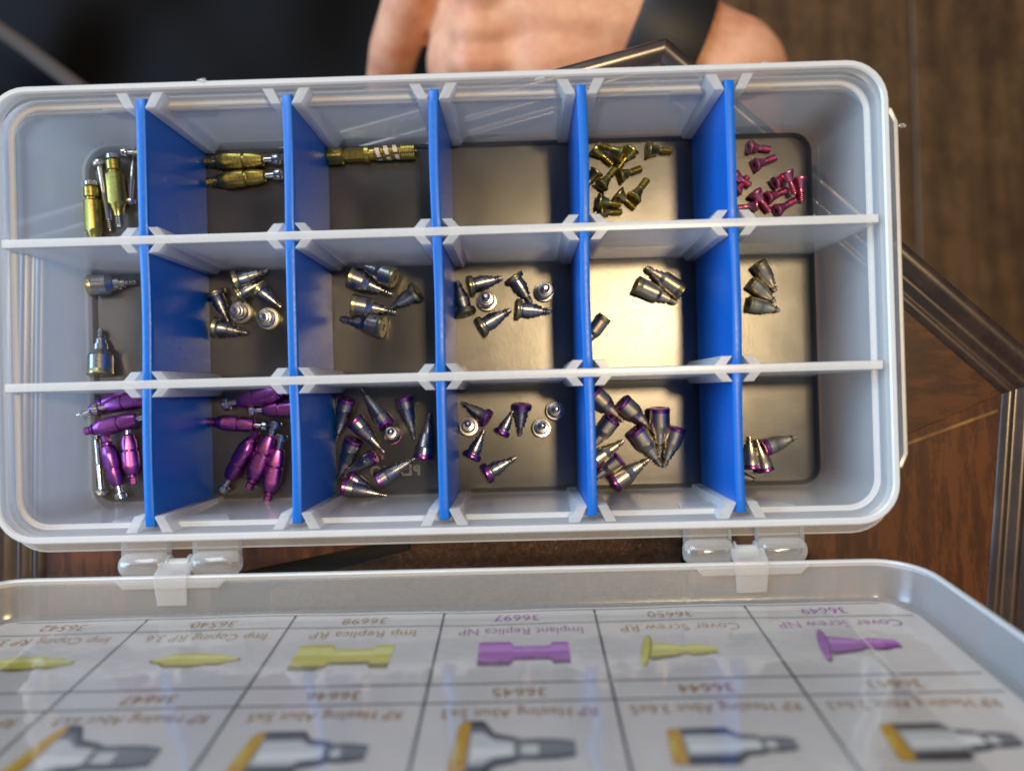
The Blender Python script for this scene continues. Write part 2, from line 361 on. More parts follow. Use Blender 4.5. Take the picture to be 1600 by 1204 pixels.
# row partitions
PY = 1.89
for s in (1, -1):
    mb = MB(); y = s * PY; e = ih - .02
    L = lambda t, z: [(-e, y - t, z), (e, y - t, z), (e, y + t, z), (-e, y + t, z)]
    mb.loft([L(.22, FLOOR - .01), L(.16, FLOOR + .1), L(.12, 3.85), L(.105, 3.9), L(.08, 3.905)], [0, 0, 1, 1], None, 1)
    mb.build('row_partition', ['wall', 'thick'], box)
# slot ribs: a slanting fin on each side of every divider slot
def ribmesh(depth, name):
    mb = MB()
    def sec(k, z): return [(.145, depth * k, z), (.40, depth * k, z), (.62, 0, z), (.34, 0, z)]
    mb.loft([sec(.9, FLOOR + .02), sec(1, FLOOR + .1), sec(1, RIM - .14), sec(.94, RIM - .1)], [0, 1, 1], 0, 1)
    return mb.mesh(name, ['rib', 'rib'])
rib_a, rib_b = ribmesh(.27, 'slot_rib'), ribmesh(.42, 'slot_rib_wall')
COLX = [(k - 3) * 3.85 for k in range(1, 6)]
for x in COLX:
    for sx in (1, -1):
        for y, sy, me in ((PY + .07, 1, rib_a), (PY - .07, -1, rib_a), (-PY + .07, 1, rib_a), (-PY - .07, -1, rib_a), (iv + .12, -1, rib_b), (-iv - .12, 1, rib_b)):
            o = link('slot_rib', me, box); o.location = (x, y, 0); o.scale = (sx, sy, 1)
# thicker pads moulded into the long walls behind the latches and hinges
for x0, x1, sy in ((-8.95, -5.8, 1), (6.3, 8.95, 1), (-8.95, -5.8, -1), (6.2, 9.2, -1)):
    mb = MB(); mb.add([(x0, sy * (iv - .005), 3.40), (x1, sy * (iv - .005), 3.40), (x1 - .35, sy * (iv - .02), 2.75), (x0 + .1, sy * (iv - .02), 2.75),
                       (x0, sy * (iv - .12), 3.40), (x1, sy * (iv - .12), 3.40), (x1 - .35, sy * (iv - .14), 2.75), (x0 + .1, sy * (iv - .14), 2.75)],
                      [[0, 1, 2, 3], [4, 5, 6, 7], [0, 1, 5, 4], [1, 2, 6, 5], [2, 3, 7, 6], [3, 0, 4, 7]])
    mb.build('wall_pad', 'wall', box)
# moulding flash burrs on the rim
for px, py, z in ((1196, 99, 3.9), (1408, 196, 3.4), (843, 124, 4.0), (316, 126, 4.0)):
    p = PX(px, py, z); mb = MB(); r = random.Random(px); pts = []
    for i in range(7):
        a = i * 2 * math.pi / 7; pts.append((.16 * math.cos(a) * (.6 + r.random() * .6), .06 * math.sin(a) * (.5 + r.random()), .02 * r.random()))
    mb.loft([[(x * .9, y * .8, z2 - .03) for x, y, z2 in pts], pts, [(x * .5, y * .5, z2 + .03) for x, y, z2 in pts]], [0, 0], 0, 0)
    o = mb.build('burr', 'hinge', box); o.location = p
# embossed maker's word on the underside, read mirrored through the floor
def text_mesh(body, size, extrude=0.0, outline=None, align='CENTER', spacing=1.0):
    cu = bpy.data.curves.new('lettering', 'FONT'); cu.body = body; cu.size = size; cu.align_x = align; cu.align_y = 'CENTER'; cu.resolution_u = 3; cu.space_character = spacing
    if outline: cu.fill_mode = 'NONE'; cu.bevel_depth = outline; cu.bevel_resolution = 1
    else: cu.extrude = extrude
    t = bpy.data.objects.new('lettering', cu); COL.objects.link(t)
    bpy.context.view_layer.update()
    me = bpy.data.meshes.new_from_object(t.evaluated_get(bpy.context.evaluated_depsgraph_get()))
    bpy.data.objects.remove(t); bpy.data.curves.remove(cu); return me
me = text_mesh('PLANO', .44, outline=.0075, align='LEFT', spacing=1.15); me.materials.append(M['thick'])
p = PX(657, 735, FLOOR); link('embossed_lettering', me, box, Matrix.Translation((p.x, p.y, FLOOR + .004)) @ Matrix.Diagonal((-1, 1, 1, 1)))

# hinges
AXY, AXZ = -6.66, 3.62
TILT = math.radians(8.4)
HXS = (-7.05, 7.83)
hmb = MB()
def tube(mb, x0, x1, r, y, z, m=0, rnd=.0, n=18):
    prof = [(x0, r * .6), (x0 + rnd * .4, r * .85), (x0 + rnd, r), (x1 - rnd, r), (x1 - rnd * .4, r * .85), (x1, r * .6)] if rnd else [(x0, r), (x1, r)]
    t = MB(); t.lathe(prof, n, m); mb.add([(a, b + y, c + z) for a, b, c in t.v], t.f, m)
for hx in HXS:
    for sx in (-1, 1):
        mb = MB()
        a, b = sorted((hx + sx * .32, hx + sx * 1.58))
        tube(mb, a, b, .33, AXY, AXZ - .05, rnd=.16)
        mb.box((a + .03, AXY + .05, AXZ - .28), (b - .03, -HY + .05, AXZ + .02)); mb.build('hinge_knuckle', 'hinge', box)
        mb = MB(); xx = hx + sx * .30; tube(mb, min(xx, xx - sx * .06), max(xx, xx - sx * .06), .27, AXY, AXZ, rnd=.02); mb.build('hinge_collar', 'hinge', box)

# dividers: one thing each
t = .13
def divider_mesh(bow):
    mb = MB(); ys = [-1.84 + 3.68 * k / 10 for k in range(11)]
    def ring(q, z, e):
        f = lambda y: bow * math.cos(y * .85) * (z / 3.9)
        a_ = [min(max(y, -1.84 + e), 1.84 - e) for y in ys]
        return [(-q + f(y), y, z) for y in a_] + [(q + f(y), y, z) for y in reversed(a_)]
    mb.loft([ring(t * .85, FLOOR + .02, .03), ring(t * .9, FLOOR + .1, 0), ring(t, 3.7, 0), ring(t, 3.82, 0), ring(t * .9, 3.865, .02), ring(t * .6, 3.885, .06)], [0] * 5, 0, 0)
    return mb.mesh('divider', ['blue'])
DVM = [divider_mesh(b_) for b_ in (.0, .035, -.03, .02)]
DL = {(0, 0): 'blue divider between the gold copings with silver pins and the pair of horizontal gold copings',
      (0, 1): 'blue divider between the pair of horizontal gold copings and the gold replica wrapped in tape',
      (0, 2): 'blue divider between the tape wrapped gold replica and the empty compartment',
      (0, 3): 'blue divider between the empty compartment and the gold cover screws',
      (0, 4): 'blue divider between the gold cover screws and the pink cover screws',
      (1, 0): 'blue divider between the two large lone abutments and the heap of flared yellow headed abutments',
      (1, 1): 'blue divider between the flared yellow headed abutments and the five long headed steel abutments',
      (1, 2): 'blue divider between five long headed and seven narrow steel abutments',
      (1, 3): 'blue divider between seven narrow steel abutments and three straw coloured straight ones',
      (1, 4): 'blue divider between the straw coloured straight abutments and three small tapered abutments',
      (2, 0): 'blue divider between the two compartments of purple copings, beside the lid',
      (2, 1): 'blue divider between purple copings with silver knobs and the slim purple banded abutments',
      (2, 2): 'blue divider between slim purple banded abutments and the small flared purple ones, beside the lid',
      (2, 3): 'blue divider between small flared purple abutments and the straight purple banded ones by the lid',
      (2, 4): 'blue divider between straight purple banded abutments and the last small purple ones by the lid'}
for r in range(3):
    for c in range(5):
        o = link('divider_panel', DVM[(r * 5 + c * 3) % 4]); yy = (1 - r) * 3.78
        o.location = (COLX[c], yy, 0); o['label'] = DL[(r, c)]; o['category'] = 'divider'; o['group'] = 'blue dividers slotted into the box'

# ------------------------------------------------------------------ lid, standing open behind the hinges
lid_o = Vector((0, -7.86, 3.86))
LM = Matrix.Translation(lid_o) @ Matrix(((1, 0, 0, 0), (0, -math.sin(TILT), math.cos(TILT), 0), (0, math.cos(TILT), math.sin(TILT), 0), (0, 0, 0, 1)))
# lid axes: x along the box, y up the lid, z out of its inner face
lhx, lhy = 12.0, 6.2; lc = lhy
lw = MB()
q = lambda dx, r, z: rrect(lhx - dx, lhy - dx, r, z, 8, 0, lc)
lw.loft([q(.25, .95, -.12), q(.10, 1.05, -.08), q(.06, 1.1, .05), q(.0, 1.15, .80), q(-.03, 1.18, .84), q(-.03, 1.18, 1.0), q(.0, 1.15, 1.03), q(.09, 1.08, 1.03), q(.12, 1.05, .99), q(.17, 1.0, .25), q(.22, .96, .10), q(.34, .88, .02), q(.5, .8, .0)],
        [0, 0, 0, 0, 1, 1, 1, 1, 0, 0, 0, 0], 0, 0)
lid = lw.build('lid', ['lid', 'thick'], box, angle=30, label='frosted lid standing open on its hinges with the paper chart inside')
lid.matrix_local = LM
for hx in HXS:
    mb = MB(); pr = [(-.02, 1.03), (.0, 1.10), (.16, 1.34), (.34, 1.36), (.34, 1.22), (.25, 1.18), (.20, 1.03)]
    # tab hooks from the pin over the lid's rim and down its inside
    sec = [(.22, .30), (.22, .96), (.16, 1.10), (-.06, 1.20), (-.20, 1.30), (-.20, 1.16), (-.06, 1.05), (.10, .98), (.155, .90), (.165, .30)]
    w0 = .42
    mb.loft([[(hx + sgn * (w0 - .05 * (z < .5)), y, z) for y, z in sec] for sgn in (-1, 1)], [0], 0, 0)
    mb.build('hinge_tab', 'tab', lid)
    mb = MB(); c = LM.inverted() @ Vector((hx, AXY, AXZ)); tube(mb, hx - .30, hx + .30, .15, c.y, c.z); tube(mb, hx - .26, hx + .26, .17, c.y, c.z - .0); mb.build('hinge_pin', 'rib', lid)
    mb = MB(); mb.loft([[(hx - 1.45, .155, .98), (hx + 1.45, .155, .98), (hx + 1.25, .175, .74), (hx - 1.25, .175, .74)], [(hx - 1.45, .2, .98), (hx + 1.45, .2, .98), (hx + 1.2, .21, .76), (hx - 1.2, .21, .76)]], [0], 0, 0)
    mb.build('lid_pad', 'tab', lid)

# ------------------------------------------------------------------ paper chart in the lid
chart = empty('paper_chart', 'white printed parts chart behind clear film inside the upright lid', 'chart', mat=LM @ Matrix.Translation((0, .42, .06)))
PL = 3.777; NR, NH = .68, 2.62; V0 = .07
def grid(nx, ny, f):
    return [f(i / nx, j / ny) for j in range(ny + 1) for i in range(nx + 1)], [[j * (nx + 1) + i, j * (nx + 1) + i + 1, (j + 1) * (nx + 1) + i + 1, (j + 1) * (nx + 1) + i] for j in range(ny) for i in range(nx)]
def wav(u): return .035 * math.sin(u * .55 + 1) + .02 * math.sin(u * 1.7)
def sheet(z, du, top, name, mat, amp=0, lo=0, rim=False):
    mb = MB(); W2 = 11.55 - du
    def f(a, b):
        u = -W2 + 2 * W2 * a; cr = max(0, abs(u) - (W2 - .75)); low = lo + wav(u) - .04 + (.75 - math.sqrt(max(0, .75 ** 2 - cr ** 2)) if cr else 0)
        return (u, low + (top - low) * b, z + amp * (math.sin(u * .9 + b * 5) + .5 * math.sin(u * 2.3 + b * 9)))
    if rim:
        path = [f(0, 1 - k / 24) for k in range(25)] + [f(k / 60, 0) for k in range(1, 61)] + [f(1, k / 24) for k in range(1, 25)]
        for p_, q_ in zip(path, path[1:]):
            d_ = (Vector(q_) - Vector(p_)); n_ = Vector((-d_.y, d_.x, 0)).normalized() * .035
            mb.add([Vector(p_) - n_ + Vector((0, 0, .004)), Vector(q_) - n_ + Vector((0, 0, .004)), Vector(q_) + n_ + Vector((0, 0, .02)), Vector(p_) + n_ + Vector((0, 0, .02))], [[0, 1, 2, 3]], 1)
    v, fs = grid(60, 24, f); n = len(v); v2 = [(x, y, w - .008) for x, y, w in v]
    mb.add(v, fs); mb.add(v2, [g[::-1] for g in fs])
    return mb.build(name, mat, chart, angle=60)
sheet(0, 0, 11.2, 'paper_sheet', 'paper')
sheet(.055, -.02, 11.25, 'clear_film', 'film', .012)
sheet(.085, 1.95, 11.25, 'clear_film', ['film', 'tab'], .012, .55, True)
gl = MB(); Zp = .004
def strip(x0, y0, x1, y1, w, mb, z=Zp):
    a, b = Vector((x0, y0)), Vector((x1, y1)); d = (b - a).normalized(); nn = Vector((-d.y, d.x)) * w / 2
    mb.add([(*(a - nn), z), (*(b - nn), z), (*(b + nn), z), (*(a + nn), z)], [[0, 1, 2, 3]])
for k in range(-2, 3): strip(k * PL, V0 + wav(k * PL), k * PL, 11.0, .06, gl)
for r in range(4):
    for vv in (V0 + r * (NR + NH), V0 + r * (NR + NH) + NR):
        if vv > 11: continue
        for k in range(46):
            u0 = -11.4 + k * 22.8 / 46; u1 = u0 + 22.8 / 46
            e = 1 if r == 0 else .3
            lo = 0.75 - math.sqrt(max(0, .75 ** 2 - max(0, max(abs(u0), abs(u1)) - 10.8) ** 2))
            if vv < lo: continue
            strip(u0, vv + e * wav(u0), u1 + .01, vv + e * wav(u1), .045 if r else .035, gl, Zp + .001)
gl.build('grid_line', 'ink_line', chart, kind='stuff')
def flip(x, y, z): return Matrix.Translation((x, y, z)) @ Matrix(((-1, 0, 0, 0), (0, 1, 0, 0), (0, 0, 1, 0), (0, 0, 0, 1)))
def printed(body, size, u, v, ink, name, squeeze=1.0):
    me = text_mesh(body, size); me.transform(Matrix.Diagonal((-squeeze, 1, 1, 1))); me.flip_normals() if hasattr(me, 'flip_normals') else None
    me.materials.append(M[ink]); link(name, me, chart, Matrix.Translation((u, v + .3 * wav(u), Zp + .002)))
def picture(u, v, L, parts, lean=0.0):
    """flat print: a list of (points along / across in unit length, ink)"""
    mb = MB(); inks = []
    for k, (pts, ink) in enumerate(parts):
        if ink not in inks: inks.append(ink)
        vs = [(u + L * (x - .5 + lean * y), v + L * y, Zp + .002 + .0015 * k) for x, y in pts]
        mb.add(vs, [list(range(len(vs)))], inks.index(ink))
    return mb.build('printed_picture', inks, chart)
def sil(prof): return [(x, r) for x, r in prof] + [(x, -r) for x, r in reversed(prof)]
def band(prof, a, b): return [(x, r * b) for x, r in prof] + [(x, r * a) for x, r in reversed(prof)]
coping_p = [(0, .05), (.10, .07), (.18, .15), (.45, .17), (.62, .15), (.64, .12), (.80, .12), (.85, .10), (.9, .05), (1, .05)]
repl_p = [(0, .24), (.04, .26), (.34, .26), (.37, .22), (.39, .155), (.79, .155), (.81, .22), (.83, .235), (1, .235)]
screw_p = [(.07, .26), (.12, .25), (.45, .17), (.55, .11), (.60, .13), (.66, .16), (.80, .15), (.88, .11), (1, .10)]
wide_p = [(0, .30), (.04, .40), (.24, .40), (.34, .22), (.50, .17), (.56, .13), (.70, .14), (.86, .13), (1, .10)]
slim_p = [(0, .24), (.05, .29), (.45, .29), (.52, .18), (.66, .15), (.72, .11), (.8, .12), (.9, .11), (1, .09)]
straight_p = [(0, .20), (.04, .23), (.5, .23), (.58, .14), (.72, .12), (.76, .09), (.84, .10), (.92, .09), (1, .07)]
def anod(u, v, L, prof, light, dark, lean=0, disc=False):
    p = [(sil(prof), dark), (band(prof, -1.0, .6), light), (band(prof, -.75, -.15), 'pic_pale' if light == 'pic_yellow' else 'pic_lilac'), (band(prof, -.15, .4), light)]
    if disc: p += [([(.05 + .07 * math.cos(a) - .10 * math.sin(a), .42 * math.sin(a)) for a in [k * math.pi / 10 for k in range(20)]], dark), ([(.04 + .055 * math.cos(a) - .10 * math.sin(a), .40 * math.sin(a)) for a in [k * math.pi / 10 for k in range(20)]], light)]
    picture(u, v, L, p, lean)
def abut_pic(u, v, L, prof, gold, lean=0):
    hb = [(x, r) for x, r in prof if x < .12]; hb.append((.12, hb[-1][1]))
    inner = [(x, r) for x, r in prof if x >= .12]
    sh = lambda pts: [(x - lean * y * max(0, 1 - x / .22), y) for x, y in pts]
    picture(u, v, L, [(sh(sil(prof)), 'pic_dark'), (sh(band(prof, -.86, .7)), 'pic_slate'), (sh(band(prof, -.72, .55)), 'pic_mid'), (sh(sil([(x, r * .95) for x, r in hb])), gold), (sh(band([(.02, hb[0][1] * .9), (.05, hb[0][1] * .9)], -.5, .5)), 'pic_yellow'), (sh(band([(.14, prof[1][1])] + inner[:-4], -.55, .45)), 'pic_grey'),
                      (band([(.16, prof[2][1] * .8)] + inner[1:-4], -.1, .35), 'pic_white'), (band(inner[-4:-2], -.4, .5), 'pic_grey'), (band(inner[-3:], -.4, .4), 'pic_mid')])
names1 = [('36542', 'Imp Coping RP 3.5', 'ink_gold'), ('36540', 'Imp Coping RP 3.6', 'ink_gold'), ('36698', 'Imp Replica RP', 'ink_gold'), ('36697', 'Implant Replica NP', 'ink_purple'), ('36650', 'Cover Screw RP', 'ink_gold'), ('36649', 'Cover Screw NP', 'ink_purple')]
names2 = [('36648', 'RP Healing Abut 6x5', 'ink_gold'), ('36647', 'RP Healing Abut 6x3', 'ink_gold'), ('36646', 'RP Healing Abut 5x5', 'ink_gold'), ('36645', 'RP Healing Abut 5x3', 'ink_gold'), ('36644', 'RP Healing Abut 3.6x5', 'ink_gold'), ('36643', 'RP Healing Abut 3.6x3', 'ink_gold')]
for c in range(6):
    uc = (c - 2.5) * PL
    n1, t1, ink = names1[c]
    printed(n1, .46, uc - .05, V0 + NR * .5, ink, 'printed_number'); printed(t1, .46, uc + .05, V0 + NR + .36, ink, 'printed_name', .92 if len(t1) < 17 else .84)
    n2, t2, ink2 = names2[c]; b2 = V0 + NR + NH
    printed(n2, .46, uc, b2 + NR * .5, ink2, 'printed_number'); printed(t2, .44, uc, b2 + NR + .36, ink2, 'printed_name', .82)
    vp = V0 + NR + 1.42
    if c < 2: anod(uc + .25, vp, 1.95, coping_p, 'pic_yellow', 'pic_olive'); picture(uc + .25 + .87, vp, .3, [(sil([(0, .24), (1, .2)]), 'pic_dark')]); picture(uc + .25 - .9, vp, .26, [(sil([(0, .2), (1, .3)]), 'pic_dark')])
    elif c == 2: anod(uc - .2, vp, 2.2, repl_p, 'pic_yellow', 'pic_olive')
    elif c == 3: anod(uc + .1, vp, 2.05, repl_p, 'pic_purple', 'pic_plum')
    elif c == 4: anod(uc - .2, vp + .02, 1.65, screw_p, 'pic_yellow', 'pic_olive', disc=True)
    else: anod(uc + .05, vp - .05, 1.75, screw_p, 'pic_purple', 'pic_plum', disc=True)
    vp = b2 + NR + 1.5
    abut_pic(uc + (.0, -.2, -.1, -.1, .0, .1)[c], vp, (2.5, 2.5, 2.3, 2.2, 2.25, 2.3)[c], (wide_p, wide_p, slim_p, wide_p, straight_p, straight_p)[c], 'pic_gold', (.4, .2, .12, .08, .08, .12)[c])

# ------------------------------------------------------------------ small metal parts
MESHES = {}
FAT = dict(cover_screw=1.03, cover_screw_pink=1.03, guide_pin=1.05, coping_tall=1.08, coping_gold=.97, coping_purple=1.12, replica=1.06, ab_huge=1.04, ab_long=1.05, ab_straight=1.08)
def socket(x0, r, ro, rim=.02):
    return [(x0 + .10, .0), (x0 + .10, r * .98), (x0 + .01, r), (x0, r + .01), (x0, ro - rim), (x0 + rim, ro)]
def thread(x0, x1, r, pitch=.055, d=.022):
    p = [(x0, r - d)]; x = x0
    while x + pitch < x1 - .01:
        p += [(x + pitch * .35, r), (x + pitch * .55, r), (x + pitch * .9, r - d)]; x += pitch
    return p + [(x1 - .02, r - d), (x1, r - d - .025)]
def part(kind, name, prof, mat, n=20, phase=0.0, angle=28, flat=None):
    k = FAT.get(kind, 1.15); prof = [(x, r * k) for x, r in prof]; flat = flat * k if flat else None
    mb = MB(); mb.lathe(prof, n, 0, phase=phase, flat=flat); MESHES.setdefault(kind, []).append((name, mb.mesh(name, [mat], angle)))
def abutment(kind, rh, band_l, lh, cone, L, head_m, body_m, rn=.165, r2=.135, rt=.11, sh=1.0):
    """face and coloured band, straight collar, cone, two steps, threaded end"""
    MESHES[kind] = []; DIM[kind] = (rh, rt, L)
    part(kind, 'head', socket(0, .085, rh) + [(band_l - .015, rh), (band_l, rh * .98)], head_m)
    part(kind, 'socket', [(.05, 0), (.05, .083), (.052, 0)], 'socket', 6)
    s1 = cone + (L - cone) * .26; s2 = cone + (L - cone) * .50; rs = rh * sh
    part(kind, 'collar', [(band_l, rh * .97), (lh, rh * .97), (lh + .02, rh * .93), (lh + .025, rs * .96), (lh + .06, rs * .90), (cone, rn + .035), (cone + .015, rn), (s1, rn), (s1 + .005, rn - .03), (s1 + .03, rn - .03), (s1 + .035, r2), (s2, r2), (s2 + .01, rt - .035), (s2 + .06, rt - .035)], body_m)
    part(kind, 'screw_thread', thread(s2 + .06, L, rt, .08, .038), body_m, 14)
DIM = {}
def cover(kind, L, rh, mat):
    MESHES[kind] = []; DIM[kind] = (rh, .12 * L / .9, L); k = L / .9
    part(kind, 'head', socket(0, .09 * k, rh, .03) + [(.07 * k, rh), (.085 * k, rh * .93), (.09 * k, .24 * k)], mat)
    part(kind, 'socket', [(.03, 0), (.03, .085 * k), (.035, 0)], 'socket', 6)
    part(kind, 'shank', [(.09 * k, .235 * k), (.13 * k, .215 * k), (.28 * k, .155 * k), (.40 * k, .13 * k), (.42 * k, .085 * k), (.50 * k, .085 * k)], mat)
    part(kind, 'screw_thread', thread(.50 * k, .9 * k, .128 * k, .075 * k, .042 * k), mat, 16)
cover('cover_screw', .92, .275, 'gold'); cover('cover_screw_pink', .80, .215, 'pink')
abutment('ab_huge', .37, .16, .60, .80, 1.5, 'brass', 'steel', .20, .14, .11)
abutment('ab_flare', .31, .13, .15, .50, 1.12, 'brass', 'steel', .18, .14, .10, .72)
abutment('ab_long', .30, .14, .44, .62, 1.34, 'brass', 'steel', .19, .14, .11)
abutment('ab_mid', .28, .12, .15, .50, 1.12, 'brass', 'steel', .18, .14, .11, .74)
abutment('ab_straight', .26, .20, .70, .82, 1.40, 'brass', 'pale', .17, .135, .12)
abutment('ab_taper', .20, .12, .34, .54, .98, 'brass', 'pale', .14, .11, .095)
abutment('np_slim', .245, .13, .32, .74, 1.36, 'violet', 'steel', .135, .105, .085)
abutment('np_flare', .26, .14, .16, .40, 1.02, 'violet', 'steel', .15, .115, .09, .72)
abutment('np_straight', .25, .12, .48, .68, 1.28, 'violet', 'pale', .155, .12, .095)
abutment('np_small', .20, .12, .28, .50, .95, 'violet', 'pale', .135, .105, .085)
def coping(kind, mat, knob=True, L=2.25, fat=1.0):
    MESHES[kind] = []; DIM[kind] = (.24 * fat, .24 * fat, L)
    f = fat
    part(kind, 'hex_tip', [(0, .09), (.02, .11), (.20, .12), (.22, .09), (.26, .09)], mat, 6)
    part(kind, 'neck_ring', [(.24, .12), (.27, .16), (.31, .16), (.33, .12), (.38, .14)], 'steel' if mat == 'gold_deep' else mat, 18)
    part(kind, 'flat_body', [(.36, .17 * f), (.40, .19 * f), (.60, .25 * f), (.66, .255 * f), (1.10, .25 * f), (1.13, .24 * f)], mat, 24, .13, 28, .215)
    part(kind, 'groove', [(1.12, .225 * f), (1.14, .205 * f), (1.19, .205 * f), (1.21, .225 * f)], mat, 18)
    part(kind, 'upper_body', [(1.20, .22 * f), (1.21, .235 * f), (1.46, .23 * f), (1.70, .17 * f), (1.74, .12)], mat, 24, .13, 28, .2)
    if knob: part(kind, 'pin_knob', [(1.70, .085), (1.98, .085), (2.0, .15), (2.04, .17), (2.16, .17), (2.2, .14), (2.2, .06), (2.15, .0)], 'bright', 18)
coping('coping_gold', 'gold_deep'); coping('coping_purple', 'purple')
MESHES['coping_tall'] = []; DIM['coping_tall'] = (.2, .2, 2.25)
part('coping_tall', 'pin_knob', [(0, .0), (0, .10), (.03, .165), (.06, .18), (.16, .18), (.18, .11), (.22, .11)], 'bright', 20)
part('coping_tall', 'upper_body', [(.2, .15), (.24, .20), (.50, .20), (.54, .155), (.58, .155), (.61, .2)], 'gold_deep', 18)
part('coping_tall', 'flat_body', [(.60, .20), (.64, .235), (1.5, .25), (1.56, .2), (1.75, .13), (1.9, .12)], 'gold_deep', 24, .13, 28, .19)
part('coping_tall', 'screw_thread', thread(1.88, 2.25, .10, .06), 'steel', 14)
MESHES['guide_pin'] = []; DIM['guide_pin'] = (.18, .08, 2.2)
part('guide_pin', 'pin_knob', [(0, .0), (.02, .07), (.0, .11), (.03, .17), (.07, .19), (.16, .19), (.20, .15), (.22, .10)], 'bright', 20)
part('guide_pin', 'shaft', [(.2, .085), (1.0, .085), (1.02, .10), (1.05, .085), (1.8, .085), (1.85, .06)], 'bright', 16)
part('guide_pin', 'screw_thread', thread(1.84, 2.2, .085, .06), 'steel', 14)
MESHES['replica'] = []; DIM['replica'] = (.23, .23, 2.80)
part('replica', 'head', [(0, .0), (.0, .16), (.05, .225), (.08, .235), (.50, .235), (.54, .20)], 'gold', 24)
part('replica', 'flat_body', [(.52, .15), (.58, .15), (.60, .195), (1.22, .195)], 'gold', 6)
part('replica', 'collar', [(1.21, .2), (1.22, .245), (1.34, .245), (1.35, .17), (1.52, .17)], 'gold', 24)
part('replica', 'screw_thread', [(1.50, .17)] + [q for k in range(12) for q in ((1.53 + k * .07, .205), (1.55 + k * .07, .205), (1.58 + k * .07, .17))], 'gold', 24)
part('replica', 'end_ring', [q for k in range(7) for q in ((2.36 + k * .06, .235), (2.40 + k * .06, .235), (2.41 + k * .06, .205))] + [(2.77, .19), (2.78, .05), (2.82, .04), (2.83, 0)], 'gold', 24)
def helix_tape():
    mb = MB(); n = 90; w = .062; vs = []
    for i in range(n + 1):
        a = i / n * 2.6 * 2 * math.pi + .6; x = 1.60 + .72 * i / n; r = .222 - .008 * (i % 7 == 0)
        vs += [(x - w, r * math.cos(a), r * math.sin(a)), (x + w, r * math.cos(a), r * math.sin(a))]
    mb.add(vs, [[2 * i, 2 * i + 1, 2 * i + 3, 2 * i + 2] for i in range(n) if i % 11 not in (8, 9)])
    MESHES['replica'].append(('tape_wrap', mb.mesh('tape_wrap', ['tape'], 60)))
helix_tape()

def place(kind, name, cat, label, group, head, tip, dz=0.0, stand=False, scale=None, roll=None):
    rh, rt, L = DIM[kind]; rh *= FAT.get(kind, 1.15); rt *= FAT.get(kind, 1.15)
    if stand:      # on its face, thread upward; head = photo centre of the foot, tip = where the point shows
        a = PX(head[0], head[1], FLOOR + .05); a.z = FLOOR + .002 + dz; b = PX(tip[0], tip[1], FLOOR + L); s = 1.0; b.z = a.z + L
        d = (b - a).normalized()
        if d.angle(Vector((0, 0, 1))) > .02: a.z += rh * math.sin(d.angle(Vector((0, 0, 1))))
    else:
        zh = FLOOR + rh + dz; zt = FLOOR + rt + dz
        a = PX(head[0], head[1], zh); b = PX(tip[0], tip[1], zt); d = b - a; s = d.length / L
        s = min(1.18, max(.82, s)); d.normalize()
        if scale: s = scale
        a.z = FLOOR + rh * s * math.sqrt(max(0, 1 - d.z ** 2)) + .004 + dz
        d = (Vector((b.x, b.y, FLOOR + rt * s + dz)) - a).normalized()
    up = Vector((0, 0, 1)) if not stand else Vector((0, 1, .1))
    y = up.cross(d).normalized(); z = d.cross(y)
    m = Matrix((d, y, z)).transposed().to_4x4() @ Matrix.Rotation(roll if roll is not None else random.uniform(0, 6.28), 4, 'X') @ Matrix.Diagonal((s, s, s, 1))
    m.translation = a
    t = empty(name, label, cat, group=group, mat=m)
    for pn, me in MESHES[kind]: link(pn, me, t)
    return t
G = 'gold impression copings'
place('coping_tall', 'impression_coping', 'coping', 'gold coping nearest the short end wall, its domed silver knob below the others', G, (142, 282), (150, 398), roll=.4)
place('guide_pin', 'guide_pin', 'pin', 'thin silver pin leaning between two gold copings in the corner compartment', 'silver guide pins', (155, 250), (173, 362), .0)
place('coping_tall', 'impression_coping', 'coping', 'thick gold coping with round flat and dark threaded tip beside the silver pin', G, (176, 240), (188, 356), .15, roll=.1)
place('coping_gold', 'impression_coping', 'coping', 'gold coping lying crosswise behind the others, mostly behind the first blue divider', G, (292, 236), (188, 239), .02)
place('guide_pin', 'guide_pin', 'pin', 'silver pin half hidden by the first blue divider beside gold copings', 'silver guide pins', (202, 318), (207, 262), .0, scale=.82)
place('coping_gold', 'impression_coping', 'coping', 'upper gold coping of the horizontal pair, close to the back wall', G, (320, 254), (440, 249), roll=0)
place('coping_gold', 'impression_coping', 'coping', 'lower gold coping of the horizontal pair, with pointed tip against the divider', G, (323, 285), (443, 272), roll=.2)
place('replica', 'implant_replica', 'replica', 'gold implant replica with ragged white tape wound round its thread', None, (510, 245), (650, 236), roll=0.35)
g = 'gold cover screws'
